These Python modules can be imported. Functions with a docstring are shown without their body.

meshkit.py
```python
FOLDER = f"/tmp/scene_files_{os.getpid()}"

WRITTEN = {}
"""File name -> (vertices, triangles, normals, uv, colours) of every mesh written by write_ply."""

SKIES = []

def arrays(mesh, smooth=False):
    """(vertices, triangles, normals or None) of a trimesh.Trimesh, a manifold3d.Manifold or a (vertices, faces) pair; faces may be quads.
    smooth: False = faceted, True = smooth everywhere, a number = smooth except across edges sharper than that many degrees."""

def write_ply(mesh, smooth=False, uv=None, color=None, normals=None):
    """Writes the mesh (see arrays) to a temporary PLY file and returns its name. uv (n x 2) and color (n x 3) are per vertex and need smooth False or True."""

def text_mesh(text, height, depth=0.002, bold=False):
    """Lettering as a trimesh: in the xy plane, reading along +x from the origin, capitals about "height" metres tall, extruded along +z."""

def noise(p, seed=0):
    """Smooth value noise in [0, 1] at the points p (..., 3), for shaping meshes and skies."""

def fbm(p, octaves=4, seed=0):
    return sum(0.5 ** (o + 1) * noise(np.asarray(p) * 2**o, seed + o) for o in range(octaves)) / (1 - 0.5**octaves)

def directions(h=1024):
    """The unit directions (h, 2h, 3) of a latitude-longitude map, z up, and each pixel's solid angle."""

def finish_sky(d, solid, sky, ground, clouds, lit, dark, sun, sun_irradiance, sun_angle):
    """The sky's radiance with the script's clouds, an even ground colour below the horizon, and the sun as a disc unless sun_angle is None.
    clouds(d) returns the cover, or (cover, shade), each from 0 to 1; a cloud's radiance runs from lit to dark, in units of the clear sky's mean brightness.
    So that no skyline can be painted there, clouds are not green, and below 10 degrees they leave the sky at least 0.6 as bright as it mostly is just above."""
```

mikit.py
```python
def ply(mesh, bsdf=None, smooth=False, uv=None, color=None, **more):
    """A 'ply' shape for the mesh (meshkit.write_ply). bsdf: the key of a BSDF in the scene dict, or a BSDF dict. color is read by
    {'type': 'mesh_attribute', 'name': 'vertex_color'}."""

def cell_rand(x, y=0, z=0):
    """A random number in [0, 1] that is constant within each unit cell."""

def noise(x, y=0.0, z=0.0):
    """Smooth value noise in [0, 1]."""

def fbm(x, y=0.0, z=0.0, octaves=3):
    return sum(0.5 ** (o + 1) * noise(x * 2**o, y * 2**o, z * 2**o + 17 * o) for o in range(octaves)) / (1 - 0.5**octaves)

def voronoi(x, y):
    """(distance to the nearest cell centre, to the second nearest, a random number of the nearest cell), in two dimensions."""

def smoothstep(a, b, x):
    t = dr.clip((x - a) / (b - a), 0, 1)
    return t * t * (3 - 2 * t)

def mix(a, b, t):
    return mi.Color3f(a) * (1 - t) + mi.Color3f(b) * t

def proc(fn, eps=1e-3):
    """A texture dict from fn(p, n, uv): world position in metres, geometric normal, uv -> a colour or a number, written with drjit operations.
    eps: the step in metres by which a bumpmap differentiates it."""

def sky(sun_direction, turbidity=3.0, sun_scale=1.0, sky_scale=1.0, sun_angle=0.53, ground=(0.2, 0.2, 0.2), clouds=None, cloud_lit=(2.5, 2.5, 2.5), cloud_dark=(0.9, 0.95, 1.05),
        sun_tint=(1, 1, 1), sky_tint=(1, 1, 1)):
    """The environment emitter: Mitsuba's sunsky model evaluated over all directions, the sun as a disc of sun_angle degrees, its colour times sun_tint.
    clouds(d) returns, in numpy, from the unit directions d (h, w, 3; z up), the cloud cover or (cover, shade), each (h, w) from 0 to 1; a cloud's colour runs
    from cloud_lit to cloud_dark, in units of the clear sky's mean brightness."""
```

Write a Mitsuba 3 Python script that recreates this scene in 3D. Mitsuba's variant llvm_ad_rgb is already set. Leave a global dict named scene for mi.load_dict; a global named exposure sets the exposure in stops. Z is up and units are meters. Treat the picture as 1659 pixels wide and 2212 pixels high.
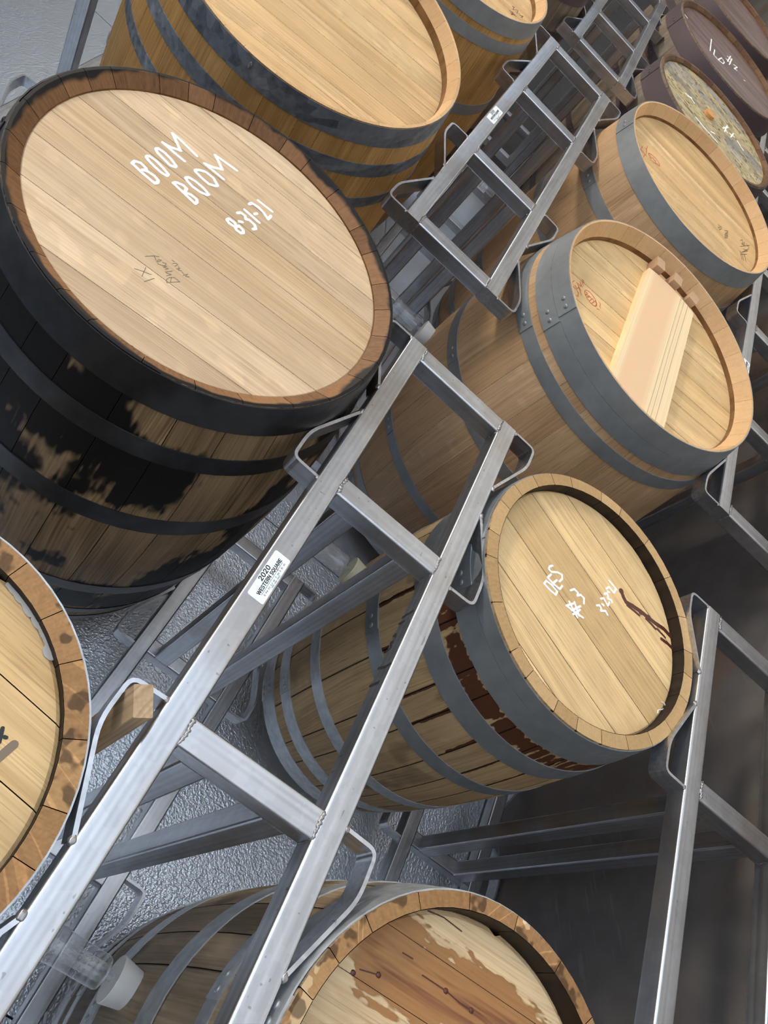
import math
import numpy as np
import trimesh
import drjit as dr
import mitsuba as mi
import mikit
from mikit import noise, fbm, smoothstep, mix, cell_rand
import meshkit
from shapely.geometry import Polygon, LineString, Point
from shapely.ops import unary_union

T = mi.ScalarTransform4f
scene, labels = {}, {}

# ------------------------------------------------------------------ camera, sky, lamps, exposure
CAM = np.array([-1.16029, -0.84626, 0.40947])
FWD = np.array([0.661627, 0.717989, -0.216198])
UP = np.array([0.655509, -0.413837, 0.631702])
scene['camera'] = {'type': 'perspective', 'fov': 53.0728, 'fov_axis': 'x', 'near_clip': 0.05, 'far_clip': 200.0,
                   'to_world': T().look_at(origin=CAM.tolist(), target=(CAM + FWD).tolist(), up=UP.tolist())}
exposure = -0.72
FLOOR, CEILING, WALL_Y = -0.858, 4.7, 0.994
scene['sky'] = mikit.sky([-0.3, -0.8, 0.5], turbidity=4.0, sun_scale=0.0, sky_scale=32.0, ground=(0.34, 0.34, 0.35),
                         clouds=lambda d: np.ones(d.shape[:2]), cloud_lit=(0.86, 0.98, 1.16), cloud_dark=(0.8, 0.9, 1.05))
LAMP_RADIANCE = (92.0, 84.0, 72.0)
LAMP_SPOTS = [(3.2, -2.4, CEILING, 1.0), (6.6, -2.4, CEILING, 1.0), (0.6, -2.4, CEILING, 0.8)]          # x, y of the ceiling luminaires

# ------------------------------------------------------------------ helpers
S = 0.27                                   # height of a rack's ladder frame in metres; local rack units are multiples of it
used = {}


def numbered(name):
    n = used.get(name, -1) + 1
    used[name] = n
    return name if n == 0 else f'{name}_{n:03d}'


def tag(key, label=None, category=None, group=None, kind=None):
    d = {}
    for a, b in (('label', label), ('category', category), ('group', group), ('kind', kind)):
        if b:
            d[a] = b
    labels.setdefault(key, {}).update(d)
    return key


def thing(name, label, category, group=None):
    return tag(numbered(name), label, category, group)


def put(parent, name, shape, M=None, label=None):
    key = numbered(f'{parent}__{name}' if parent else name)
    scene[key] = {**shape, 'to_world': M} if M is not None else dict(shape)
    if label:
        tag(key, label)
    return key


def mat44(R, t):
    m = np.eye(4)
    m[:3, :3], m[:3, 3] = R, t
    return T(m.tolist())


def rot(z, y):
    cz, sz, cy, sy = math.cos(z), math.sin(z), math.cos(y), math.sin(y)
    return np.array([[cy, 0, sy], [0, 1, 0], [-sy, 0, cy]]) @ np.array([[cz, -sz, 0], [sz, cz, 0], [0, 0, 1]])


class Patches:
    """A mesh of separate patches: smooth inside a patch, sharp between patches."""

    def __init__(self):
        self.v, self.f, self.uv, self.n = [], [], [], 0

    def grid(self, P, UV=None, flip=False):
        P = np.asarray(P, float)
        a, b = P.shape[:2]
        i, j = np.meshgrid(np.arange(a - 1), np.arange(b - 1), indexing='ij')
        q = np.stack([i * b + j, (i + 1) * b + j, (i + 1) * b + j + 1, i * b + j + 1], -1).reshape(-1, 4)
        if flip:
            q = q[:, ::-1]
        self.v.append(P.reshape(-1, 3))
        self.f.append(np.vstack([q[:, [0, 1, 2]], q[:, [0, 2, 3]]]) + self.n)
        self.uv.append(np.zeros((a * b, 2)) if UV is None else np.asarray(UV, float).reshape(-1, 2))
        self.n += a * b

    def mesh(self):
        return trimesh.Trimesh(np.vstack(self.v), np.vstack(self.f), process=False)

    def shape(self, bsdf):
        return mikit.ply(self.mesh(), bsdf, smooth=True, uv=np.vstack(self.uv))


def extrude_y(poly, y0, y1):
    """A polygon in x, z made solid from y0 to y1."""
    ms = [trimesh.creation.extrude_polygon(g, y1 - y0, engine='earcut') for g in getattr(poly, 'geoms', [poly])]
    m = trimesh.util.concatenate(ms)
    v = m.vertices
    m.vertices = np.c_[v[:, 0], y1 - v[:, 2], v[:, 1]]
    return m


def rounded_square(w, r=0.0045, n=3):
    return Polygon([(r, r), (w - r, r), (w - r, w - r), (r, w - r)]).buffer(r, quad_segs=n)


def tube(axis, a0, a1, o1, o2, w):
    """A square tube along x, y or z; o1, o2 are the lower corner in the other two axes."""
    m = trimesh.creation.extrude_polygon(rounded_square(w), a1 - a0, engine='earcut')
    p, q, s = m.vertices.T
    if axis == 'x':
        m.vertices = np.c_[s + a0, p + o1, q + o2]
    elif axis == 'y':
        m.vertices = np.c_[q + o1, s + a0, p + o2]
    else:
        m.vertices = np.c_[p + o1, q + o2, s + a0]
    return m


def box(x0, x1, y0, y1, z0, z1, bevel=0.0):
    if bevel:
        m = extrude_y(Polygon([(x0 + bevel, z0 + bevel), (x1 - bevel, z0 + bevel), (x1 - bevel, z1 - bevel), (x0 + bevel, z1 - bevel)]).buffer(bevel, quad_segs=2), y0, y1)
        return m
    m = trimesh.creation.box((x1 - x0, y1 - y0, z1 - z0))
    m.apply_translation(((x0 + x1) / 2, (y0 + y1) / 2, (z0 + z1) / 2))
    return m


def ribbons(strokes, width, y, thick=0.0006):
    """Painted or drawn strokes (x, z in metres) as thin raised lines on the plane y, towards -y."""
    g = unary_union([LineString(s).buffer(width / 2, quad_segs=3) for s in strokes]).simplify(0.0002)
    return extrude_y(g, y - thick, y)


def lump(c, r, seed, squash=(1, 1, 1)):
    m = trimesh.creation.icosphere(2, 1.0)
    v = m.vertices
    k = 0.8 + 0.45 * meshkit.noise(v * 1.7 + 10, seed)
    m.vertices = v * k[:, None] * r * np.array(squash) + np.array(c)
    return m


def bead(p0, p1, r, seed):
    """A weld bead: a rippled half-round ridge from p0 to p1."""
    p0, p1 = np.array(p0, float), np.array(p1, float)
    d = p1 - p0
    L = np.linalg.norm(d)
    d = d / L
    a = np.cross(d, [0, 1, 0] if abs(d[1]) < 0.9 else [0, 0, 1])
    a = a / np.linalg.norm(a)
    b = np.cross(d, a)
    n, k = 22, 8
    t = np.linspace(0, 1, n)
    rr = r * (0.72 + 0.25 * np.sin(t * 38 + seed) + 0.5 * (meshkit.noise(np.c_[t * 7, t * 0 + seed, t * 0], 3) - 0.5)) * np.clip(np.sin(np.pi * np.clip(t, 0.02, 0.98)) * 3, 0.2, 1)
    off = (meshkit.noise(np.c_[t * 9, t * 0 + seed + 4.4, t * 0], 5) - 0.5) * r * 0.9
    c = p0 + d * (t * L)[:, None] + a * off[:, None]
    th = np.linspace(0, 2 * np.pi, k, endpoint=False)
    v = c[:, None] + rr[:, None, None] * (np.cos(th)[None, :, None] * a + 0.75 * np.sin(th)[None, :, None] * b)
    i, j = np.meshgrid(np.arange(n - 1), np.arange(k), indexing='ij')
    q = np.stack([i * k + j, (i + 1) * k + j, (i + 1) * k + (j + 1) % k, i * k + (j + 1) % k], -1).reshape(-1, 4)
    f = np.vstack([q[:, [0, 1, 2]], q[:, [0, 2, 3]]])
    caps = [[0, (x + 1) % k, x] for x in range(1, k - 1)] + [[(n - 1) * k, (n - 1) * k + x, (n - 1) * k + (x + 1) % k] for x in range(1, k - 1)]
    return trimesh.Trimesh(v.reshape(-1, 3), np.vstack([f, caps]), process=False)


# ------------------------------------------------------------------ materials
def bsdf(key, base, rough=0.6, metallic=0.0, bump=None, bump_scale=1.0, spec=0.5, eps=1e-3, **more):
    d = {'type': 'principled', 'base_color': mikit.proc(base) if callable(base) else {'type': 'rgb', 'value': list(base)},
         'roughness': mikit.proc(rough) if callable(rough) else rough, 'metallic': metallic, 'specular': spec, **more}
    if bump:
        d = {'type': 'bumpmap', 'tex': mikit.proc(bump, eps=eps), 'scale': bump_scale, 'inner': d}
    scene[key] = {'type': 'twosided', 'nested': d}
    return key


def oak(u, v, cid, dark, light, tone=0.22):
    """Oak, u along the grain and v across it in metres; cid tells the boards apart."""
    r1, r2 = cell_rand(cid, 3), cell_rand(cid, 9)
    warp = fbm(u * 2.5 + r1 * 90, v * 9, cid)
    ring = noise(v * 55 + warp * 7 + r2 * 40, u * 0.9, cid * 1.7)
    fine = noise(v * 520 + warp * 10, u * 7, cid * 2.3)
    pore = smoothstep(0.60, 0.9, noise(v * 850, u * 22, cid * 3.1))
    ray = smoothstep(0.70, 0.88, noise(v * 75 + u * 18, u * 30, cid)) * smoothstep(0.4, 0.8, r2)
    cloud = fbm(u * 6, v * 10, cid + 5)
    t = 0.34 * ring + 0.36 * fine + 0.30 * cloud
    c = mix(dark, light, smoothstep(0.12, 0.88, t))
    c = c * (1 - tone / 2 + tone * r1) * (1 - 0.22 * pore) * (1 + 0.12 * ray)
    return mi.Color3f(c[0], c[1] * (0.975 + 0.05 * r2), c[2] * (0.93 + 0.14 * r2))


def cell(uv):
    return dr.floor(uv.y / 10)


def f_head(p, n, uv):
    cid = cell(uv)
    v, u = uv.y - 10 * cid - 5, uv.x
    k = dr.floor(cid / 40)                    # 0 pale, 1 yellow, 2 pinkish pale
    c = oak(u, v, cid, (0.45, 0.30, 0.165), (0.65, 0.475, 0.29))
    c1 = oak(u, v, cid, (0.54, 0.345, 0.155), (0.79, 0.555, 0.275))
    c2 = oak(u, v, cid, (0.42, 0.26, 0.115), (0.66, 0.45, 0.225), 0.3)
    return dr.select(u > 5, mi.Color3f(0.05, 0.03, 0.015), dr.select(k < 0.5, c, dr.select(k < 1.5, c1, c2)))


def dseg(x, y, ax, ay, bx, by):
    dx, dy = bx - ax, by - ay
    t = dr.clip(((x - ax) * dx + (y - ay) * dy) / (dx * dx + dy * dy), 0, 1)
    return dr.sqrt(dr.square(x - ax - t * dx) + dr.square(y - ay - t * dy))


def f_head_wine(p, n, uv):                    # the wine-stained head low in the picture; uv: u down the boards, v across
    cid = cell(uv)
    v, u = uv.y - 10 * cid - 5, uv.x
    c = oak(u, v, cid, (0.52, 0.335, 0.16), (0.80, 0.59, 0.335))
    wob = (fbm(u * 26, v * 60, 3.0, 4) - 0.5) * 0.055 + (noise(u * 60, v * 300, 5.0) - 0.5) * 0.012
    d = dseg(v, u, 0.138, -0.145, 0.142, 0.16) - 0.046 + wob
    stain = smoothstep(0.004, -0.003, d) * smoothstep(-0.23, -0.185, u + wob)
    edge = smoothstep(0.0, 0.004, d + 0.004) * stain
    deep = smoothstep(0.45, 0.75, fbm(u * 9, v * 130, 8.0)) * smoothstep(0.035, 0.0, dseg(v, u, 0.128, -0.16, 0.145, 0.06))
    s = mix((0.37, 0.18, 0.065), (0.16, 0.055, 0.024), deep * 0.9 + 0.25 * noise(u * 20, v * 420, 2.0))
    s = s * (1 - 0.35 * edge)
    return dr.select(u > 5, mi.Color3f(0.05, 0.025, 0.012), c * (1 - stain) + s * stain)


def f_head_moss(p, n, uv):
    cid = cell(uv)
    v, u = uv.y - 10 * cid - 5, uv.x
    g = oak(u, v, cid, (0.15, 0.135, 0.115), (0.38, 0.345, 0.295), 0.35)
    y = smoothstep(0.34, 0.60, fbm(u * 9, v * 26, 2.0, 4) + 0.16 * smoothstep(0.12, -0.28, v + 0.3 * u))
    m = mix((0.24, 0.18, 0.055), (0.62, 0.50, 0.25), noise(u * 60, v * 140, 1.0))
    blk = smoothstep(0.72, 0.8, noise(u * 70, v * 120, 4.0))
    return (g * (1 - 0.75 * y) + m * 0.75 * y) * (1 - 0.6 * blk)


def f_head_purple(p, n, uv):
    cid = cell(uv)
    v, u = uv.y - 10 * cid - 5, uv.x
    c = oak(u, v, cid, (0.105, 0.062, 0.056), (0.19, 0.128, 0.122), 0.2)
    s = smoothstep(0.55, 0.75, fbm(u * 2.5, v * 30, 6.0))
    return c * (1 - 0.3 * s)


def ring_end(uv, cid, dark, light):
    """End grain and chime of the staves: uv.x is minus one minus the distance from the outer face."""
    s, v = -uv.x - 1, uv.y - 10 * cid - 5
    g = noise(s * 420 + v * 60, v * 300, cid) * 0.5 + 0.5 * noise(s * 90, v * 520, cid + 3)
    r = cell_rand(cid, 21)
    c = mix(dark, light, 0.25 + 0.45 * g + 0.5 * (r - 0.5))
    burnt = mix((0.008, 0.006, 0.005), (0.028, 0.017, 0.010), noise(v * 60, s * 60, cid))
    croze_shade = mix((0.13, 0.060, 0.020), (0.24, 0.125, 0.045), noise(v * 50, s * 40, cid))  # shade of the deep croze wall put into its colour
    return dr.select(uv.x < -2.8, croze_shade, dr.select(uv.x < -1.8, burnt, c))


def f_stave_new(p, n, uv):                    # clean barrels; cid 0..199 tan, 200.. golden lacquered
    cid = cell(uv)
    v = uv.y - 10 * cid - 5
    c = oak(uv.x, v, cid, (0.34, 0.20, 0.10), (0.53, 0.345, 0.19), 0.12)
    g = oak(uv.x, v, cid, (0.28, 0.14, 0.038), (0.48, 0.275, 0.095), 0.16)
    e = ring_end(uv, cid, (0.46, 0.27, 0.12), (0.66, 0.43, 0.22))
    return dr.select(uv.x < -0.5, e, dr.select(cid < 200, c, g))


def f_stave_char(p, n, uv):                   # the blackened whiskey barrel
    cid = cell(uv)
    v = uv.y - 10 * cid - 5
    c = oak(uv.x, v, cid, (0.095, 0.058, 0.026), (0.36, 0.245, 0.135), 0.3)
    q = fbm(uv.x * 5.5 + cell_rand(cid, 5) * 0.35, p.z * 7, p.x * 6, 5) + 0.05 * (noise(uv.x * 40, v * 260, cid) - 0.5)
    blk = smoothstep(0.535, 0.60, q)
    c = c * (1 - blk) + mi.Color3f(0.007, 0.006, 0.0055) * blk
    s = -uv.x - 1
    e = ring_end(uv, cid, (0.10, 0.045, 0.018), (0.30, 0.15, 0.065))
    w = (fbm(p.x * 22, p.z * 22, 1.0, 3) - 0.5) * 0.010
    b = dr.select(uv.x < -1.8, 0.0, smoothstep(0.0085, 0.0055, s + w))
    e = e * (1 - b) + mi.Color3f(0.016, 0.014, 0.013) * b
    return dr.select(uv.x < -0.5, e, c)


def f_stave_leak(p, n, uv):                   # grey-tan staves with dark red leaks by the hoops and joints
    cid = cell(uv)
    v = uv.y - 10 * cid - 5
    y = uv.x
    c = oak(y, v, cid, (0.31, 0.20, 0.095), (0.52, 0.36, 0.185), 0.2)
    blot = smoothstep(0.62, 0.74, fbm(y * 8, v * 11, cid, 3))
    c = c * (1 - 0.35 * blot)
    q = fbm(y * 30, v * 90 + 7, cid * 0.37, 4)
    near = smoothstep(0.065, 0.09, y) * smoothstep(0.19, 0.10, y)
    joint = smoothstep(0.0235, 0.034, dr.abs(v)) * smoothstep(0.34, 0.27, y) * smoothstep(0.1, 0.3, cell_rand(cid, 41))
    leak = smoothstep(0.60, 0.64, q * 0.60 + 0.42 * near + 0.42 * joint)
    leak = leak * smoothstep(0.48, 0.40, y)
    c = c * (1 - leak) + mi.Color3f(0.075, 0.024, 0.008) * leak
    c = c * (1 - 0.75 * smoothstep(0.0325, 0.0345, dr.abs(v)))
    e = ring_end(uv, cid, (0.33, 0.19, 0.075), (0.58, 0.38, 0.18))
    return dr.select(uv.x < -0.5, e, c)


def f_stave_brown(p, n, uv):                  # older barrels: wet brown chime, dull staves
    cid = cell(uv)
    v = uv.y - 10 * cid - 5
    c = oak(uv.x, v, cid, (0.20, 0.14, 0.085), (0.40, 0.30, 0.19), 0.25)
    blot = smoothstep(0.55, 0.7, fbm(uv.x * 5, v * 9, cid, 3))
    c = c * (1 - 0.5 * blot) * (1 - 0.75 * smoothstep(0.0325, 0.0345, dr.abs(v)))
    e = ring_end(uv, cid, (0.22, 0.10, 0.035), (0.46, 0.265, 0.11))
    w = dr.select(cid < 200, 1.0, 0.0) * smoothstep(0.68, 0.74, fbm(v * 50, uv.x * 60, cid * 2.0, 3) + 0.34 * (cell_rand(cid, 31) - 0.5))
    e = e * (1 - w) + mi.Color3f(0.56, 0.38, 0.20) * w
    d = smoothstep(0.60, 0.68, fbm(p.x * 40, p.z * 40, 5.0, 3))
    e = e * (1 - 0.65 * d)
    saw = smoothstep(0.82, 0.95, noise(v * 230 + uv.x * 190, 2.0, cid)) * smoothstep(0.45, 0.6, cell_rand(cid, 17))
    e = dr.select(uv.x > -1.8, e * (1 + 0.5 * saw), e)
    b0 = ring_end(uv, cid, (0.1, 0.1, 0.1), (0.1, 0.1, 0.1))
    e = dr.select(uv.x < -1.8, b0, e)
    return dr.select(uv.x < -0.5, e, c)


def f_stave_dark(p, n, uv):
    cid = cell(uv)
    v = uv.y - 10 * cid - 5
    c = oak(uv.x, v, cid, (0.10, 0.075, 0.055), (0.22, 0.17, 0.12), 0.3)
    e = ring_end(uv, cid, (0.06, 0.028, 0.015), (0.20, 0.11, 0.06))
    return dr.select(uv.x < -0.5, e, c)


def f_hoop(p, n, uv):
    a = fbm(p.x * 60, p.y * 60, p.z * 60, 3)
    b = fbm(p.x * 9, p.y * 9, p.z * 9, 3)
    return mix((0.19, 0.205, 0.21), (0.40, 0.42, 0.425), 0.35 * a + 0.6 * (b - 0.2))


def f_hoop_black(p, n, uv):
    a = fbm(p.x * 50, p.y * 50, p.z * 50, 3)
    b = smoothstep(0.5, 0.75, fbm(p.x * 7, p.y * 7, p.z * 7, 3))
    return mix((0.008, 0.008, 0.009), (0.05, 0.053, 0.057), a * 0.35 + 0.65 * b)


def f_hoop_galv(p, n, uv):
    a, b, r = mikit.voronoi(p.z * 55 + p.x * 40, p.y * 60 + p.x * 30)
    c = fbm(p.x * 90, p.y * 90, p.z * 90, 3)
    return mix((0.035, 0.041, 0.052), (0.31, 0.335, 0.365), 0.30 * r + 0.5 * c * fbm(p.x * 8, p.y * 8, p.z * 8, 2) * 1.6)


def f_hoop_bright(p, n, uv):
    a = fbm(p.x * 70, p.y * 70, p.z * 70, 3)
    return mix((0.34, 0.36, 0.37), (0.62, 0.64, 0.65), a)


def steel(ax):
    def streak(p):
        k = [230.0, 230.0, 230.0]
        k[ax] = 2.2
        return noise(p.x * k[0], p.y * k[1], p.z * k[2])

    def col(p, n, uv):
        s = streak(p)
        a = fbm(p.x * 11, p.y * 11, p.z * 11, 4)
        m = smoothstep(0.50, 0.56, fbm(p.x * 60, p.y * 60, p.z * 60, 3))
        t = 0.55 * s + 0.35 * a + 0.12 * m  # lengthwise streaks strengthened to stand in for highlight bands on the tubes
        c = mix((0.42, 0.43, 0.45), (0.72, 0.73, 0.755), t)
        spot = smoothstep(0.94, 0.97, noise(p.x * 130, p.y * 130, p.z * 130))
        rust = smoothstep(0.56, 0.74, fbm(p.x * 5 + 3, p.y * 7, p.z * 5, 4))
        c = c * (1 - 0.35 * rust) + mi.Color3f(0.40, 0.30, 0.21) * 0.30 * rust
        return c * (1 - 0.35 * spot)

    def rough(p, n, uv):
        a = fbm(p.x * 14, p.y * 14, p.z * 14, 3)
        return 0.22 + 0.15 * a + 0.06 * streak(p)
    return col, rough


def f_wall_bump(p, n, uv):
    return fbm(p.x * 260, p.z * 260, 2.0, 2)


def f_wall(p, n, uv):
    a = fbm(p.x * 2.2, p.z * 2.2, 0.0, 3)
    return mix((0.80, 0.86, 0.92), (0.88, 0.93, 0.98), a)


def f_floor(p, n, uv):
    a = fbm(p.x * 2.1, p.y * 2.1, 1.0, 4)
    b = fbm(p.x * 24, p.y * 24, 3.0, 3)
    sc = smoothstep(0.80, 0.88, noise(p.x * 5 + p.y * 12, p.y * 160 - p.x * 70, 1.0)) * smoothstep(0.5, 0.65, fbm(p.x * 4, p.y * 4, 9.0, 2))
    rust = smoothstep(0.50, 0.68, fbm(p.x * 3 + 4, p.y * 3, 7.0, 3))
    c = mix((0.070, 0.062, 0.058), (0.16, 0.142, 0.13), 0.6 * a + 0.4 * b)
    c = c * (1 - 0.5 * rust) + mi.Color3f(0.13, 0.072, 0.038) * 0.5 * rust
    return c + mi.Color3f(0.03) * sc


def f_pine(p, n, uv):
    t = (p.z + 0.195) / 0.085 + 0.05 * (fbm(p.x * 3, p.z * 9, 1.0, 2) - 0.5)     # -1 lower edge of the board, 1 upper edge
    f = noise(p.x * 5, 1.0, p.z * 420) * 0.6 + noise(p.x * 9, 3.0, p.z * 900) * 0.4
    pink = smoothstep(0.72, 0.55, t) * smoothstep(-0.50, -0.20, t)
    c = mix((0.80, 0.60, 0.35), (0.70, 0.42, 0.235), pink * (0.62 + 0.9 * (f - 0.5)))
    ln = dr.maximum(smoothstep(0.022, 0.006, dr.abs(t + 0.52)), dr.maximum(smoothstep(0.024, 0.006, dr.abs(t + 0.66)), smoothstep(0.026, 0.008, dr.abs(t + 0.83))))
    return c * (1 - 0.35 * ln) * (0.86 + 0.24 * f)


def f_block(p, n, uv):
    r = dr.sqrt(dr.square(p.x + 0.86) + dr.square(p.z - 0.20))
    g = noise(r * 500, 1.0, 2.0) * 0.6 + noise(p.x * 300, p.y * 8, p.z * 300) * 0.4
    return mix((0.30, 0.19, 0.10), (0.52, 0.37, 0.22), g)


for _k, _f, _r in (('oak_head', f_head, 0.62), ('oak_head_wine', f_head_wine, 0.55), ('oak_head_moss', f_head_moss, 0.5), ('oak_head_purple', f_head_purple, 0.42),
                   ('stave_new', f_stave_new, 0.58), ('stave_char', f_stave_char, 0.5), ('stave_leak', f_stave_leak, 0.6), ('stave_brown', f_stave_brown, 0.6), ('stave_dark', f_stave_dark, 0.6)):
    bsdf(_k, _f, _r, spec=0.15 if 'char' in _k else 0.3)
for _k, _f, _r, _m in (('hoop_grey', f_hoop, 0.46, 0.55), ('hoop_black', f_hoop_black, 0.38, 0.3), ('hoop_galvanised', f_hoop_galv, 0.46, 0.4), ('hoop_bright', f_hoop_bright, 0.42, 0.7)):
    bsdf(_k, _f, _r, _m)
for _i, _k in enumerate(('steel_x', 'steel_y', 'steel_z')):
    _c, _r = steel(_i)
    bsdf(_k, _c, _r, 0.97)
bsdf('weld', (0.36, 0.34, 0.33), 0.3, 0.9)
bsdf('hoop_purple', (0.075, 0.052, 0.058), 0.5, 0.3)
bsdf('wall_panel', f_wall, 0.30, 0.65, bump=f_wall_bump, bump_scale=0.0017, eps=5e-4)
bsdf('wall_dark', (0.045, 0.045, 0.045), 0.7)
bsdf('concrete', f_floor, lambda p, n, uv: 0.42 + 0.25 * fbm(p.x * 5, p.y * 5, 2.0, 2))
bsdf('wall_paint', (0.6, 0.6, 0.6), 0.7)
bsdf('apron_concrete', (0.60, 0.60, 0.59), 0.8)
bsdf('pine', f_pine, 0.6)
bsdf('block_wood', f_block, 0.7)
bsdf('wedge_wood', (0.46, 0.29, 0.17), 0.7)
bsdf('peg_wood', (0.56, 0.27, 0.09), 0.6)
bsdf('paint_white', (0.86, 0.86, 0.85), 0.6)
bsdf('pencil', (0.20, 0.15, 0.10), 0.7)
bsdf('ink_black', (0.02, 0.018, 0.017), 0.6)
bsdf('brand_red', (0.42, 0.10, 0.045), 0.7)
bsdf('brand_black', (0.10, 0.06, 0.035), 0.7)
bsdf('wine_crust', (0.085, 0.022, 0.012), 0.25)
bsdf('wax_grey', (0.40, 0.37, 0.33), 0.6)
bsdf('sticker_paper', (0.80, 0.86, 0.85), 0.4)
bsdf('sticker_ink', (0.012, 0.013, 0.015), 0.5)
bsdf('sticker_grey', (0.16, 0.17, 0.18), 0.5)
bsdf('sticker_red', (0.62, 0.16, 0.20), 0.5)
bsdf('silicone_white', (0.78, 0.77, 0.73), 0.45)
bsdf('silicone_cream', (0.66, 0.61, 0.42), 0.5)
bsdf('ceiling_paint', (0.45, 0.46, 0.47), 0.8)
bsdf('lamp_body', (0.6, 0.6, 0.6), 0.4)
scene['clear_plastic'] = {'type': 'blendbsdf', 'weight': 0.10, 'a': {'type': 'thindielectric', 'int_ior': 1.45},
                          'b': {'type': 'twosided', 'nested': {'type': 'roughplastic', 'diffuse_reflectance': {'type': 'rgb', 'value': [0.62, 0.66, 0.68]}, 'alpha': 0.15}}}

# ------------------------------------------------------------------ the setting
scene['floor'] = mikit.ply(box(-4, 13, -0.3, WALL_Y + 0.2, FLOOR - 0.2, FLOOR), 'concrete')
scene['added_bounce_aisle'] = mikit.ply(box(-4, 13, -3.3, -0.302, FLOOR - 0.2, FLOOR), 'apron_concrete')  # pale slab added to bounce light onto the wall and steel
tag('added_bounce_aisle', 'pale concrete aisle added in front of the racks to bounce light', kind='structure')
tag('floor', 'dark stained concrete floor under the racks', kind='structure')
scene['apron'] = mikit.ply(trimesh.util.concatenate([box(-40, 50, -60, -3.305, FLOOR - 0.2, FLOOR - 0.01), box(-40, -4.155, -3.305, 20, FLOOR - 0.2, FLOOR - 0.01)]), 'apron_concrete')
tag('apron', 'pale concrete yard in front of the open bay', kind='structure')
scene['ceiling'] = mikit.ply(box(-4, 13, -3.35, WALL_Y + 0.2, CEILING, CEILING + 0.15), 'ceiling_paint')
tag('ceiling', 'plain ceiling above the barrel racks', kind='structure')
scene['added_light_blocker'] = mikit.ply(box(-4, 13, -0.6, WALL_Y, 2.15, 2.4), 'ceiling_paint')  # unseen slab added to keep lamp light off the upper wall
tag('added_light_blocker', 'unseen slab added above the racks to keep the upper wall dim', kind='structure')
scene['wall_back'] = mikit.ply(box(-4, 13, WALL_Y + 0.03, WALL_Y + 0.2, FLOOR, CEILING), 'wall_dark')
tag('wall_back', 'textured panel wall behind the racks, blue-white with dark panels at the far end', kind='structure')
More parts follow.
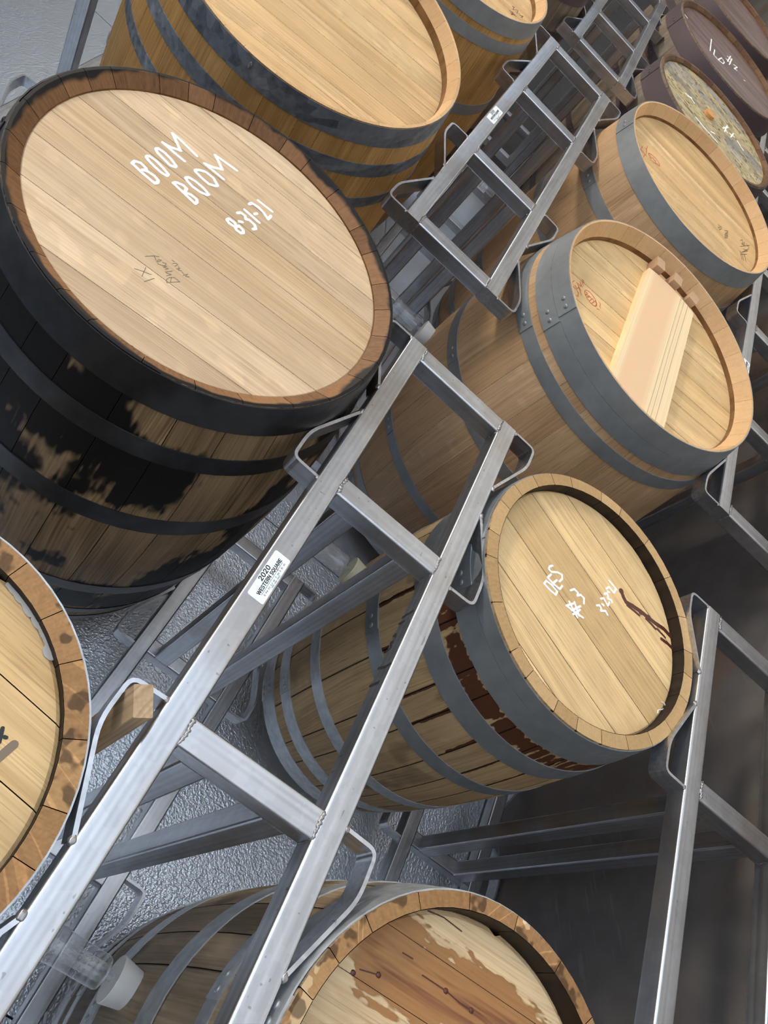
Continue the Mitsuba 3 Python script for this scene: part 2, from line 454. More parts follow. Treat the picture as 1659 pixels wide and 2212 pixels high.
_edges = [-4.0] + [0.208 + 1.29 * k for k in range(-3, 10)] + [13.0]
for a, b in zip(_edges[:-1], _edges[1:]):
    put('wall_back', 'panel', mikit.ply(box(a + 0.002, b - 0.002, WALL_Y, WALL_Y + 0.03, FLOOR, CEILING, 0.0015), 'wall_panel' if a < 2.7 else 'wall_dark'))  # panels further along take the dark colour
scene['added_wall_front'] = mikit.ply(trimesh.util.concatenate([box(1.3, 6.0, -3.35, -3.2, FLOOR, CEILING), box(11.0, 13, -3.35, -3.2, FLOOR, CEILING),
                                                          box(6.0, 11.0, -3.35, -3.2, FLOOR, 0.2), box(6.0, 11.0, -3.35, -3.2, 2.2, CEILING)]), 'wall_paint')  # unseen wall added to tone down reflections towards the right
tag('added_window_1', 'unseen long window added in the front wall for highlights on the rails', kind='structure')  # unseen window added to brighten the far rail reflections
for _n, _m in (('frame', trimesh.util.concatenate([box(6.0, 11.0, -3.30, -3.25, 0.2, 0.25), box(6.0, 11.0, -3.30, -3.25, 2.15, 2.2)] + [box(x - 0.025, x + 0.025, -3.30, -3.25, 0.25, 2.15) for x in (6.03, 7.25, 8.5, 9.75, 10.97)])),):
    put('added_window_1', _n, mikit.ply(_m, 'lamp_body'))
for _x in (6.05, 7.275, 8.525, 9.775):
    put('added_window_1', 'pane', mikit.ply(trimesh.Trimesh([[_x, -3.275, 0.25], [_x + 1.2, -3.275, 0.25], [_x + 1.2, -3.275, 2.15], [_x, -3.275, 2.15]], [[0, 1, 2], [0, 2, 3]], process=False), {'type': 'thindielectric'}))
tag('added_wall_front', 'unseen pale front wall added beside the open bay to dim steel reflections', kind='structure')
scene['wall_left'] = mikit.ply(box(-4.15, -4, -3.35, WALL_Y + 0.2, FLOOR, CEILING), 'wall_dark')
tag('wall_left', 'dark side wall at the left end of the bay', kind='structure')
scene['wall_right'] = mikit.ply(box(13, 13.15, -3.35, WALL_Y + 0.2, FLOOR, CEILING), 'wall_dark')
tag('wall_right', 'dark far wall beyond the racks', kind='structure')

for (x, y, zc, dim), _w in zip(LAMP_SPOTS, ('middle', 'far right', 'left')):
    t = thing('ceiling_light', f'white LED panel light, the {_w} one of three on the ceiling', 'ceiling light', 'LED panel lights on the ceiling')
    put(t, 'frame', mikit.ply(box(x - 0.64, x + 0.64, y - 0.34, y + 0.34, zc - 0.10, zc), 'lamp_body'))
    d = mikit.ply(trimesh.Trimesh([[x - 0.6, y - 0.3, zc - 0.102], [x + 0.6, y - 0.3, zc - 0.102], [x + 0.6, y + 0.3, zc - 0.102], [x - 0.6, y + 0.3, zc - 0.102]], [[0, 2, 1], [0, 3, 2]], process=False), 'lamp_body')
    d['emitter'] = {'type': 'area', 'radiance': {'type': 'rgb', 'value': [c * dim for c in LAMP_RADIANCE]}}
    put(t, 'diffuser', d)

# ------------------------------------------------------------------ barrel racks
W, WP, A1, A2 = 0.1414, 0.1406, 1.3889, 3.0060
LEN = A1 + A2 + WP
D1 = 3.08                                   # front face of the rear frame
RACKS = {'R1': (np.eye(3), np.zeros(3)),
         'R0': (rot(-0.0127, 0.0), np.array([-0.0173, -0.0211, -0.8029])),
         'R0b': (rot(-0.0314, 0.0), np.array([1.5096, -0.0619, -0.7962])),
         'R2': (np.array([[0.9985, 0.0533, -0.0124], [-0.0533, 0.9986, 0.0], [0.0123, 0.0007, 0.9999]]), np.array([1.5694, -0.0387, 0.1709])),
         'R3': (np.array([[0.9998, 0.012, -0.0161], [-0.012, 0.9999, 0.0], [0.0161, 0.0002, 0.9999]]), np.array([3.1706, -0.0018, 0.1486])),
         'R0c': (rot(-0.012, 0.0), np.array([3.155, -0.02, -0.7962]))}
RACKS['R2u'] = (RACKS['R2'][0], RACKS['R2'][1] + np.array([0, 0, 3.86 * S]))


def bracket_poly(inner):
    pts = [(-0.895, 0.997), (-1.295, 1.178), (-1.515, 1.176), (-1.522, 0.997)] if inner else [(-0.62, 0.997), (-0.215, 1.178), (-0.010, 1.178), (-0.010, 0.997)]
    pts = [np.array(p) * S for p in pts]
    path = [pts[0]]
    for a, b, c, r in ((pts[0], pts[1], pts[2], 0.02), (pts[1], pts[2], pts[3], 0.013)):
        for t in np.linspace(0, 1, 5):
            p, q = b + (a - b) / np.linalg.norm(a - b) * r, b + (c - b) / np.linalg.norm(c - b) * r
            path.append((1 - t) ** 2 * p + 2 * t * (1 - t) * b + t * t * q)
    path.append(pts[3])
    return LineString(path).buffer(0.0026, cap_style='flat', join_style='round', quad_segs=2)


RACK_SHAPES = {}


def rack_shapes():
    R = []                                   # (parent part or None, name, shape)
    w, H, dep = W * S, S, D1 * S
    for y in (0.0, dep):
        for z in (H - w, 0.0):
            R.append((None, 'rail', mikit.ply(tube('x', -LEN * S, 0, y, z, w), 'steel_x', smooth=40)))
        for x in (-WP, -A1 - WP, -A2 - WP, -LEN):
            R.append((None, 'post', mikit.ply(tube('z', w - 0.001, H - w + 0.001, x * S, y, w), 'steel_z', smooth=40)))
            if y == 0:
                for z, sd in ((w, 1.0), (H - w, 2.7)):
                    R.append(('post', 'weld_bead', mikit.ply(bead((x * S + 0.001, -0.0003, z), (x * S + w - 0.001, -0.0003, z), 0.0033, sd + x), 'weld', smooth=True)))
                    xs = x * S
                    R.append(('post', 'weld_bead', mikit.ply(bead((xs, 0.002, z), (xs, w - 0.003, z), 0.0028, sd - x), 'weld', smooth=True)))
    for x in (-A1 - WP, -A2 - WP):
        for z in (0.205, 0.646):
            R.append((None, 'cross_tube', mikit.ply(tube('y', w - 0.001, dep + 0.001, x * S, z * S, w), 'steel_y', smooth=40)))
    for y in (0.0, dep):
        for inner in (True, False):
            base = bracket_poly(inner)
            for mx in (False, True):
                for mz in (False, True):
                    m = extrude_y(base, y + 0.0008, y + w)
                    v = m.vertices.copy()
                    if mx:
                        v[:, 0] = -LEN * S - v[:, 0]
                    if mz:
                        v[:, 2] = H - v[:, 2]
                    m = trimesh.Trimesh(v, m.faces[:, ::-1] if mx != mz else m.faces, process=False)
                    R.append((None, 'bracket', mikit.ply(m, 'steel_z', smooth=35)))
                    if y == 0:
                        px = (-0.893 if inner else -0.622) * S
                        pz = H
                        qx = (-1.522 if inner else -0.012) * S
                        for k, (ux, uz) in enumerate(((px, pz), (qx, pz))):
                            ux = -LEN * S - ux if mx else ux
                            uz = H - uz if mz else uz
                            R.append(('bracket', 'weld_bead', mikit.ply(lump((ux, 0.003, uz), 0.0052 - 0.0014 * k, int(abs(ux) * 900) + k, (1.2, 0.8, 0.9)), 'weld', smooth=True)))
    return R


RACK_SHAPES = rack_shapes()


def to_rack(rk, x=0, y=0, z=0, yaw=0.0):
    R, o = RACKS[rk]
    return mat44(R @ rot(yaw, 0), o + R @ (np.array([x, y, z]) * S))


def make_rack(rk, label):
    t = thing('barrel_rack', label, 'barrel rack')
    M = to_rack(rk)
    last = {}
    for parent, name, shape in RACK_SHAPES:
        last[name] = put(last[parent] if parent else t, name, shape, M)
    return t, M


def sticker(t, M, x0, x1, z0, z1, text, fine=True):
    """White maker's label on a rail: rounded card with the year, two words, a rule with a red dot and a spaced word."""
    x0, x1, z0, z1 = (k * S for k in (x0, x1, z0, z1))
    r = 0.003
    card = Polygon([(x0 + r, z0 + r), (x1 - r, z0 + r), (x1 - r, z1 - r), (x0 + r, z1 - r)]).buffer(r, quad_segs=4)
    c = put(t, 'sticker', mikit.ply(extrude_y(card, -0.0007, 0.0004), 'sticker_paper'), M, 'white rectangular maker\'s label with black lettering')
    W_, H_ = x1 - x0, z1 - z0

    def words(s, h, u0, u1, v, mat, bold=False):
        m = meshkit.text_mesh(s, h, 0.0004, bold)
        p = m.vertices
        sx = (u1 - u0) * W_ / (p[:, 0].max() - p[:, 0].min())
        m.vertices = np.c_[x0 + u0 * W_ + (p[:, 0] - p[:, 0].min()) * sx, -0.0007 - p[:, 2], z0 + v * H_ + p[:, 1]]
        m.faces = m.faces[:, ::-1]
        put(c, 'lettering', mikit.ply(m, mat), M)
    words('2020', 0.26 * H_, 0.34, 0.655, 0.70, 'sticker_ink', True)
    words('WESTERN SQUARE', 0.205 * H_, 0.10, 0.90, 0.405, 'sticker_ink', True)
    if fine:
        words('I N D U S T R I E S', 0.085 * H_, 0.15, 0.88, 0.155, 'sticker_grey')
        words('209-944-0921', 0.085 * H_, 0.36, 0.645, 0.035, 'sticker_grey')
        put(c, 'rule', mikit.ply(box(x0 + 0.13 * W_, x0 + 0.88 * W_, -0.0011, -0.0007, z0 + 0.325 * H_, z0 + 0.345 * H_), 'sticker_grey'), M)
        put(c, 'dot', mikit.ply(extrude_y(Point(x0 + 0.70 * W_, z0 + 0.335 * H_).buffer(0.0011), -0.0014, -0.0007), 'sticker_red'), M)


_t, _M = make_rack('R1', 'silver steel rack with the large white label, below the BOOM BOOM barrel')
for _s in ([[-.4884, .0339], [-.4862, .0086]], [[-.501, .0347], [-.5007, .0232]], [[-.5249, .0353], [-.5225, .0317], [-.5284, .0279]], [[-.554, .0334], [-.5493, .0264], [-.538, .0339], [-.539, .028]],
           [[-.5851, .0354], [-.5893, .0172], [-.5875, .004]], [[-.6157, .036], [-.6161, .0255], [-.6164, .014]]):
    _m = extrude_y(LineString(_s).buffer(0.0024, quad_segs=3), 0, 0.0004)          # black paint marks on top of the lower rail
    _m.vertices = np.c_[_m.vertices[:, 0], _m.vertices[:, 2], W * S + 0.0004 - _m.vertices[:, 1]]
    _m.faces = _m.faces[:, ::-1]
    put(_t, 'paint_mark', mikit.ply(_m, 'ink_black'), _M)
sticker(_t, _M, -2.378, -2.079, 0.875, 0.971, 1)
_t, _M = make_rack('R2', 'second silver rack along, under the big golden barrel, with a small white label')
sticker(_t, _M, -2.51, -2.21, 0.885, 0.981, 1)
_t, _M = make_rack('R0', 'steel rack standing on the floor under the DES #3 barrel')
_t, _M = make_rack('R0b', 'steel rack on the floor under the barrel with the pine board')
sticker(_t, _M, -2.40, -2.21, 0.875, 0.975, 1)
make_rack('R3', 'far steel rack beside the mossy barrel, third rack along at the top of the photo')
make_rack('R0c', 'steel rack on the floor under the mossy grey barrel at the right edge')
make_rack('R2u', 'upper steel rack on the big golden barrel, its tube crossing the wall top left')

# ------------------------------------------------------------------ barrels
# hand lettering, brands and stains: strokes in metres on each barrel head, x to the right and z up from the head's centre
STROKES = {
    'BOOMw': [[[-.0081,.159],[-.0086,.1384],[-.0077,.1186]],[[-.0081,.159],[.0001,.1597],[.006,.1528],[.0051,.143],[.0018,.14],[-.0032,.1432]],[[-.0032,.1432],[.002,.1377],[.0046,.1272],[.003,.1189],[-.0017,.1167],[-.0081,.1184]],[[.024,.1555],[.0275,.1566],[.0315,.1542],[.0334,.143],[.0322,.1296],[.0294,.1182],[.0238,.1176],[.0209,.126],[.021,.1386],[.022,.1496],[.024,.1555]],[[.0533,.1578],[.0556,.1588],[.0589,.1575],[.0619,.1479],[.0608,.1344],[.057,.1221],[.0527,.1214],[.0479,.1277],[.0491,.1412],[.05,.1524],[.0533,.1578]],[[.0795,.1211],[.0777,.1405],[.0769,.1613],[.0823,.149],[.0922,.1372],[.1012,.1509],[.1109,.1656],[.1122,.1518],[.1103,.1174]],[[.0217,.1035],[.0208,.0829],[.0198,.061]],[[.0217,.1035],[.028,.1015],[.0337,.0926],[.0332,.0859],[.0233,.0835]],[[.0233,.0835],[.0294,.0748],[.0304,.0648],[.0264,.0611],[.0198,.061]],[[.0499,.0992],[.0526,.0993],[.0569,.0974],[.0608,.087],[.0616,.0723],[.0593,.0602],[.0545,.0611],[.0489,.0705],[.0462,.0838],[.0481,.0947],[.0499,.0992]],[[.0794,.1004],[.0828,.1004],[.0876,.098],[.0955,.09],[.0975,.0756],[.0911,.063],[.0859,.0637],[.0782,.0721],[.0774,.087],[.0782,.0974],[.0794,.1004]],[[.113,.0653],[.1095,.1013],[.1178,.0887],[.1294,.0781],[.1376,.0901],[.1448,.1027],[.1481,.09],[.154,.0641]],[[.0423,.0138],[.0481,.013],[.0502,.0033],[.0467,-.0033],[.0421,-.0007],[.0399,.0079],[.0423,.0138]],[[.0429,-.0024],[.0515,-.0048],[.0508,-.0131],[.0466,-.0168],[.0409,-.0147],[.0397,-.0066],[.0429,-.0024]],[[.0597,.0003],[.064,-.0034]],[[.0725,.0116],[.0793,.0091],[.0807,.0009],[.0753,-.0036],[.08,-.0075],[.0801,-.0188],[.0747,-.0244],[.0688,-.0223]],[[.0914,.0086],[.0922,-.0207]],[[.1005,-.0064],[.1059,-.0077]],[[.11,.0109],[.1172,.0095],[.1206,-.0012],[.1197,-.0134],[.1146,-.0258],[.1263,-.0247]],[[.1334,.0066],[.1373,-.0205]]],
    'BOOMp': [[[-.1686,.04],[-.1621,.0304],[-.1564,.0202]],[[-.1528,.0322],[-.1708,.0262]],[[-.1757,.019],[-.1583,.0141]],[[-.1485,-.0012],[-.1461,.0024],[-.1386,.0026],[-.1309,-.0019],[-.1303,-.0114],[-.1362,-.0075],[-.1485,-.0012]],[[-.1346,.0005],[-.1436,-.0037]],[[-.1387,.0065],[-.1303,.0034],[-.1344,.0094],[-.1342,.0115],[-.126,.0073],[-.1229,.0065]],[[-.1308,.0138],[-.1247,.0121],[-.1296,.0175],[-.1235,.0159],[-.1285,.0212]],[[-.1318,.0267],[-.1272,.0182],[-.12,.0193],[-.1235,.0237]],[[-.1303,.0287],[-.1255,.0272],[-.1215,.027],[-.1244,.0299],[-.1296,.0298]],[[-.1369,.0443],[-.1251,.0381],[-.1189,.0327]],[[-.1289,.0316],[-.1263,.0344],[-.1256,.0378]],[[-.1072,.0181],[-.1065,.0142]],[[-.1117,.0141],[-.1059,.0111],[-.1066,.0086],[-.113,.0092]],[[-.1084,.0063],[-.1095,.0043]],[[-.1151,.0049],[-.1088,.0031],[-.1145,.0023],[-.1108,-.0012]],[[-.1118,-.0029],[-.1124,-.0053]],[[-.1155,-.0073],[-.1077,-.0101],[-.1146,-.0107],[-.1098,-.0145]]],
    'DESw': [[[-.0283,.1009],[-.0309,.0866],[-.031,.0714]],[[-.0283,.1009],[-.0197,.0986],[-.0184,.0855],[-.0218,.0701],[-.031,.0714]],[[-.011,.098],[-.0137,.0819],[-.013,.0667]],[[-.011,.098],[.0006,.0932]],[[-.0111,.0827],[-.0005,.0781]],[[-.013,.0667],[-.0025,.0637]],[[.0203,.0959],[.014,.1011],[.0075,.1011],[.0063,.0939],[.0164,.0809],[.0189,.0713],[.0118,.0677],[.0015,.0718]],[[-.0333,.0418],[-.0317,.0235],[-.0286,.0019]],[[-.0208,.0397],[-.0288,.0278],[-.0376,.0142]],[[-.0336,.0298],[-.0109,.0139]],[[-.0391,.0247],[-.0182,.0128]],[[-.0336,.0434],[-.0183,.0308]],[[-.0134,.0288],[-.0315,.0115]],[[.0029,.0439],[.0122,.0369],[.0111,.0271],[.004,.0268],[.0119,.0203],[.0111,.0112],[.0003,.0083]],[[.0189,-.0203],[.0244,-.0261],[.0206,-.0324],[.0153,-.032],[.0238,-.0424],[.0192,-.049]],[[.0315,-.0314],[.0314,-.0354]],[[.0401,-.0256],[.0465,-.0312],[.0417,-.0397],[.0382,-.0449],[.0483,-.0464]],[[.0562,-.0305],[.0633,-.0361],[.0581,-.041],[.0526,-.0406],[.0566,-.0495],[.0533,-.0525]],[[.0683,-.0366],[.069,-.0409]],[[.0714,-.0322],[.08,-.0374],[.0773,-.0473],[.0764,-.0513],[.0865,-.0533]],[[.0934,-.034],[.0885,-.0565]]],
    'DESstain': [[[.0943,-.0675],[.0856,-.076],[.0801,-.084],[.0844,-.1019],[.0885,-.1238],[.0897,-.1465],[.0912,-.1655],[.0953,-.188],[.0922,-.2101]],[[.0754,-.0888],[.0768,-.1073],[.0771,-.1224]],[[.0829,-.1402],[.0817,-.1558],[.0793,-.1678]],[[.0691,-.1871],[.0707,-.2042],[.07,-.2198]],[[.082,-.1711],[.0809,-.1849],[.0792,-.1956]]],
    'thread': [[-.059,-.2137],[-.0581,-.2212],[-.0637,-.2233],[-.0732,-.2174],[-.0788,-.2102],[-.0868,-.2092]],
    'SYLr': [[[-.0454,.2477],[-.0622,.2519],[-.0678,.2461],[-.066,.235],[-.0697,.2259],[-.0845,.223],[-.0845,.2288]],[[-.0714,.2508],[-.0678,.2422]],[[-.0585,.2414],[-.0623,.2322],[-.0529,.2314],[-.0679,.2166]],[[-.0435,.2404],[-.0567,.2222]],[[-.0416,.2351],[-.0454,.2259],[-.0348,.2301]],[[-.0314,.2336],[-.0378,.2264],[-.0397,.2218]],[[-.0226,.2313],[-.0321,.2222]],[[-.0168,.2312],[-.0226,.2233],[-.0149,.2278]],[[-.0413,.2131],[-.0471,.2131],[-.0532,.21],[-.0587,.2041],[-.0627,.1964],[-.0648,.188],[-.0645,.1802],[-.0618,.1742],[-.0573,.1708],[-.0515,.1707],[-.0454,.1738],[-.0398,.1797],[-.0357,.1875],[-.0336,.1959],[-.034,.2038],[-.0367,.2098],[-.0413,.2131]],[[-.0454,.2119],[-.0436,.2046],[-.0568,.2083],[-.0474,.2014],[-.0512,.1962],[-.0568,.2023],[-.0455,.196],[-.0493,.1887],[-.0624,.1926],[-.0436,.1865],[-.0512,.1801],[-.0625,.1846],[-.0436,.1785],[-.0512,.1721],[-.0625,.1746]],[[-.036,.1687],[-.0379,.1621],[-.0475,.1632],[-.0494,.1586]],[[-.0626,.1666],[-.0588,.1597]]],
    'Nr': [[[-.0375,.2248],[-.0667,.227],[-.0627,.2158],[-.0704,.2066],[-.0936,.2102]],[[-.0309,.2168],[-.0387,.2074],[-.0674,.2049]],[[-.0127,.2116],[-.0531,.2061]],[[-.0426,.1988],[-.0503,.1971],[-.0563,.1893],[-.0591,.1774],[-.0578,.1646],[-.0529,.1543],[-.0456,.1492],[-.0378,.1508],[-.0318,.1587],[-.029,.1707],[-.0303,.1835],[-.0353,.1938],[-.0426,.1988]],[[-.0437,.1988],[-.0455,.1885],[-.0571,.188],[-.0417,.1796],[-.0498,.1726],[-.0405,.1675],[-.055,.1664],[-.0453,.1565],[-.0503,.1478]]],
    'Nb': [[[-.0215,-.1138],[-.015,-.13]],[[-.0234,-.1246],[-.0333,-.1158],[-.0357,-.1215]],[[-.0416,-.1225],[-.021,-.131]],[[-.0142,-.1441],[.0009,-.1549],[-.0081,-.1564],[-.0241,-.1484]],[[-.0332,-.1473],[-.0141,-.1574]],[[-.0391,-.1483],[-.0219,-.1586],[-.0315,-.1592],[-.045,-.1493]],[[-.0509,-.1503],[-.0379,-.1613]],[[.0253,-.2128],[.0384,-.219],[.0205,-.2271],[.0167,-.2195]],[[.0139,-.2226],[.0211,-.2324],[.0395,-.2297]],[[-.0081,-.2178],[.0514,-.2527]],[[-.0038,-.2306],[.0105,-.2502],[-.0283,-.2289],[.0294,-.253]],[[-.0353,-.2192],[-.0697,-.235]],[[-.0316,-.2267],[-.066,-.2424]],[[-.0246,-.2364],[-.0562,-.2516]],[[.0406,-.2405],[.0356,-.2522]],[[-.0467,-.2263],[-.0143,-.2483]]],
    'TOP2b': [[[.0072,-.1656],[.0143,-.1712],[-.0027,-.1728],[.0043,-.1784]],[[.0107,-.1776],[.0158,-.1857],[-.001,-.1889],[.0047,-.1817]],[[-.0283,-.1696],[-.0189,-.1792],[-.0377,-.18],[-.0205,-.1848]],[[-.023,-.1808],[-.0217,-.1936]],[[.0079,-.1922],[.0067,-.2011]],[[.0043,-.1986],[.0159,-.206],[.0007,-.2051]],[[-.032,-.1744],[-.022,-.1904]]],
    'PURPw': [[[.0517,.123],[-.1039,.1125]],[[-.0307,.0906],[-.1025,.0891],[-.0995,.0598],[-.0801,.0292],[-.0437,.023],[-.0301,.0438],[-.0995,.0598]],[[.0732,.0152],[.0805,-.0088]],[[.1186,-.0019],[.0078,.0084]],[[.1046,-.0126],[-.0048,-.0051]],[[.0214,.019],[.0302,-.0108]],[[.0584,-.0296],[.0767,-.0528],[.0156,-.0368],[.0318,-.0538]],[[-.0218,.2914],[-.0271,.273]],[[.0134,-.105],[.0177,-.1121]]],
    'MOSSw': [[[-.0292,.1598],[-.0192,.129],[-.0315,.1122]],[[-.0306,.1471],[-.0115,.1301]],[[-.1334,.0874],[-.1409,.0471],[-.1415,-.032]],[[.0309,-.0427],[.0932,-.0674]],[[.0557,-.0452],[.036,-.0682]],[[.1002,-.0614],[.0172,-.0546]],[[.055,-.0819],[.0683,-.1069]],[[.0915,-.0994],[.0322,-.0895]],[[.0634,-.1233],[.0387,-.1626]],[[-.111,.0065],[-.0926,-.0112]]],
    'MOSSbung': [[-.005,.0377]],
    'LEFTb': [[[.0761,-.1408],[.0886,-.1347]],[[.0828,-.1415],[.0833,-.1432]]],
    'LEFTsm': [[[.0616,-.1495],[.0719,-.1514],[.0819,-.1536]]],
    'BOTdrip': [[[.2067,.1105],[.2111,.0855],[.2099,.0542]],[[.1064,.1734],[.1126,.1478]],[[.1396,.0903],[.14,.0516],[.1377,.0278],[.1379,.008]],[[.1481,.1261],[.1489,.1105]]],
    'BOTdrop': [[.1126,.1478],[.14,.0516],[.1379,.008],[.0994,.1802]],
}



def stave_shape(th0, th1, prof, idx, mat):
    """One stave between two angles. prof: dict of the barrel's profile."""
    ys, ro, ri, te = prof['ys'], prof['ro'], prof['ri'], prof['te']
    g = (0.00022 if mat == 'stave_new' else 0.0005) / ro.min()
    ang = np.linspace(th0 + g, th1 - g, 4)
    ca, sa = np.cos(ang), np.sin(ang)
    base = idx * 10 + 5

    def ring(y, r):
        y, r = np.broadcast_arrays(np.asarray(y, float), np.asarray(r, float))
        return np.stack([r[:, None] * ca, np.broadcast_to(y[:, None], (len(y), 4)), r[:, None] * sa], -1)

    mid = (th0 + th1) / 2
    vv = base + np.broadcast_to((ang - mid)[None, :] / ((th1 - th0) / 2) * 0.035, (len(ro), 4))   # every stave counts as 70 mm wide
    P = Patches()
    P.grid(ring(ys, ro), np.stack([np.broadcast_to(ys[:, None], vv.shape), vv], -1), flip=True)
    e = ring([ys[0], ys[0]], [ro[0], ro[0] - te])
    P.grid(e, np.stack([np.repeat([[-1.0], [-1.0 - te]], 4, 1), vv[[0, 0]]], -1), flip=False)
    dist = np.array([te, te + 0.5 * (prof['bd'] + te), te + prof['bd'] + 0.01])
    yb, rb = np.array([ys[0], prof['bd'], prof['hd'] + 0.012]), np.array([ro[0] - te, prof['rin'], prof['rin']])
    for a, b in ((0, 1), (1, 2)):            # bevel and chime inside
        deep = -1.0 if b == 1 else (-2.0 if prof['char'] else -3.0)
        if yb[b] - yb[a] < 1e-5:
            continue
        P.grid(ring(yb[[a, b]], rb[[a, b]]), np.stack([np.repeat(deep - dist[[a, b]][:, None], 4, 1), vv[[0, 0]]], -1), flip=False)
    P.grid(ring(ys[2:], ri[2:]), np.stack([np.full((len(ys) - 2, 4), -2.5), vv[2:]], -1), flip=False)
    P.grid(ring([ys[-1], ys[-1]], [ro[-1], ri[-1]]), np.stack([np.full((2, 4), -1.02), vv[[0, 0]]], -1), flip=True)
    for k, fl in ((0, True), (3, False)):    # sides
        o = ring(ys, ro)[:, k]
        i = ring(ys, np.r_[ro[0] - te, ri[1:]])[:, k]
        P.grid(np.stack([o, i], 1), np.stack([np.full((len(ys), 2), -2.5), np.repeat(vv[:, [k]], 2, 1)], -1), flip=fl)
    return P.shape(mat)


def board_shape(u0, u1, rh, bev, y, thick, ang, idx, mat, gap=0.0006):
    """A head board: the slice u0..u1 of a disc of radius rh with a bevelled edge, front face at y."""
    u0, u1 = u0 + gap, u1 - gap
    u0, u1 = max(u0, -rh * 0.9985), min(u1, rh * 0.9985)
    rt = rh - bev
    us = np.linspace(u0, u1, 9)
    vt, vb = np.sqrt(np.maximum(rt * rt - us * us, 1e-7)), np.sqrt(np.maximum(rh * rh - us * us, 1e-7))
    ut = np.clip(us, -rt, rt)
    d, e = np.array([math.cos(ang), math.sin(ang)]), np.array([-math.sin(ang), math.cos(ang)])

    def pt(u, v, yy):
        q = u[..., None] * e + v[..., None] * d
        return np.stack([q[..., 0], np.broadcast_to(yy, q.shape[:-1]), q[..., 1]], -1)

    base = idx * 10 + 5
    P = Patches()
    V = np.stack([-vt, -vt / 3, vt / 3, vt], 1)
    U = np.repeat(ut[:, None], 4, 1)
    P.grid(pt(U, V, y), np.stack([V, U + base], -1), flip=True)
    for sgn in (-1, 1):
        U2, V2 = np.stack([ut, us], 1), np.stack([sgn * vt, sgn * vb], 1)
        Y2 = np.repeat([[y, y + bev * 0.6]], len(us), 0)
        P.grid(pt(U2, V2, Y2), np.stack([V2, U2 + base], -1), flip=sgn > 0)
        U3, V3 = np.stack([us, us], 1), np.stack([sgn * vb, sgn * vb], 1)
        P.grid(pt(U3, V3, np.repeat([[y + bev * 0.6, y + thick]], len(us), 0)), np.stack([V3, U3 + base], -1), flip=sgn > 0)
    for k, fl in ((0, True), (-1, False)):
        v2 = np.array([[-vt[k], vt[k]], [-vb[k], vb[k]]])
        u2 = np.array([[ut[k], ut[k]], [us[k], us[k]]])
        P.grid(pt(u2, v2, np.array([[y, y], [y + thick, y + thick]])), np.stack([v2 * 0 + 9, u2 + base], -1), flip=not fl)
    Vb = np.stack([-vb, vb], 1)
    Ub = np.repeat(us[:, None], 2, 1)
    P.grid(pt(Ub, Vb, y + thick), np.stack([Vb, Ub + base], -1), flip=False)
    return P.shape(mat)


def hoop_mesh(prof, y0, y1, lap, t=0.0018):
    rad = lambda y: np.interp(y, prof['ys'], prof['ro'])
    ny = 3
    ys = np.linspace(y0, y1, ny)
    n = 72
    th = lap + np.linspace(0, 2 * np.pi + 0.16, n)
    step = np.interp(np.arange(n), [n - 8, n - 4], [0, t])          # the lapped end lies on the start of the band
    out = []
    P = Patches()
    ring = lambda y, off: np.stack([(rad(y) + off + step) * np.cos(th), np.full(n, y), (rad(y) + off + step) * np.sin(th)], -1)
    P.grid(np.stack([ring(y, t) for y in ys]), flip=True)
    P.grid(np.stack([ring(y, -0.0004) for y in ys]))
    P.grid(np.stack([ring(y0, t), ring(y0, -0.0004)]))
    P.grid(np.stack([ring(y1, t), ring(y1, -0.0004)]), flip=True)
    for k, fl in ((0, False), (-1, True)):
        P.grid(np.stack([np.stack([ring(y, t)[k] for y in ys]), np.stack([ring(y, -0.0004)[k] for y in ys])]), flip=fl)
    return P


_rivet = trimesh.creation.icosphere(2, 1.0)


def rivet_shape(prof, y, th, mat, r=0.0055):
    ra = np.interp(y, prof['ys'], prof['ro']) + 0.0032
    m = _rivet.copy()
    v = m.vertices * np.array([0.5, 1, 1]) * r
    c, s = math.cos(th), math.sin(th)
    m.vertices = np.c_[(ra + v[:, 0]) * c - v[:, 2] * s, y + v[:, 1], (ra + v[:, 0]) * s + v[:, 2] * c]
    return mikit.ply(m, mat, smooth=True)


BARRELS = {}
_idx = [0]


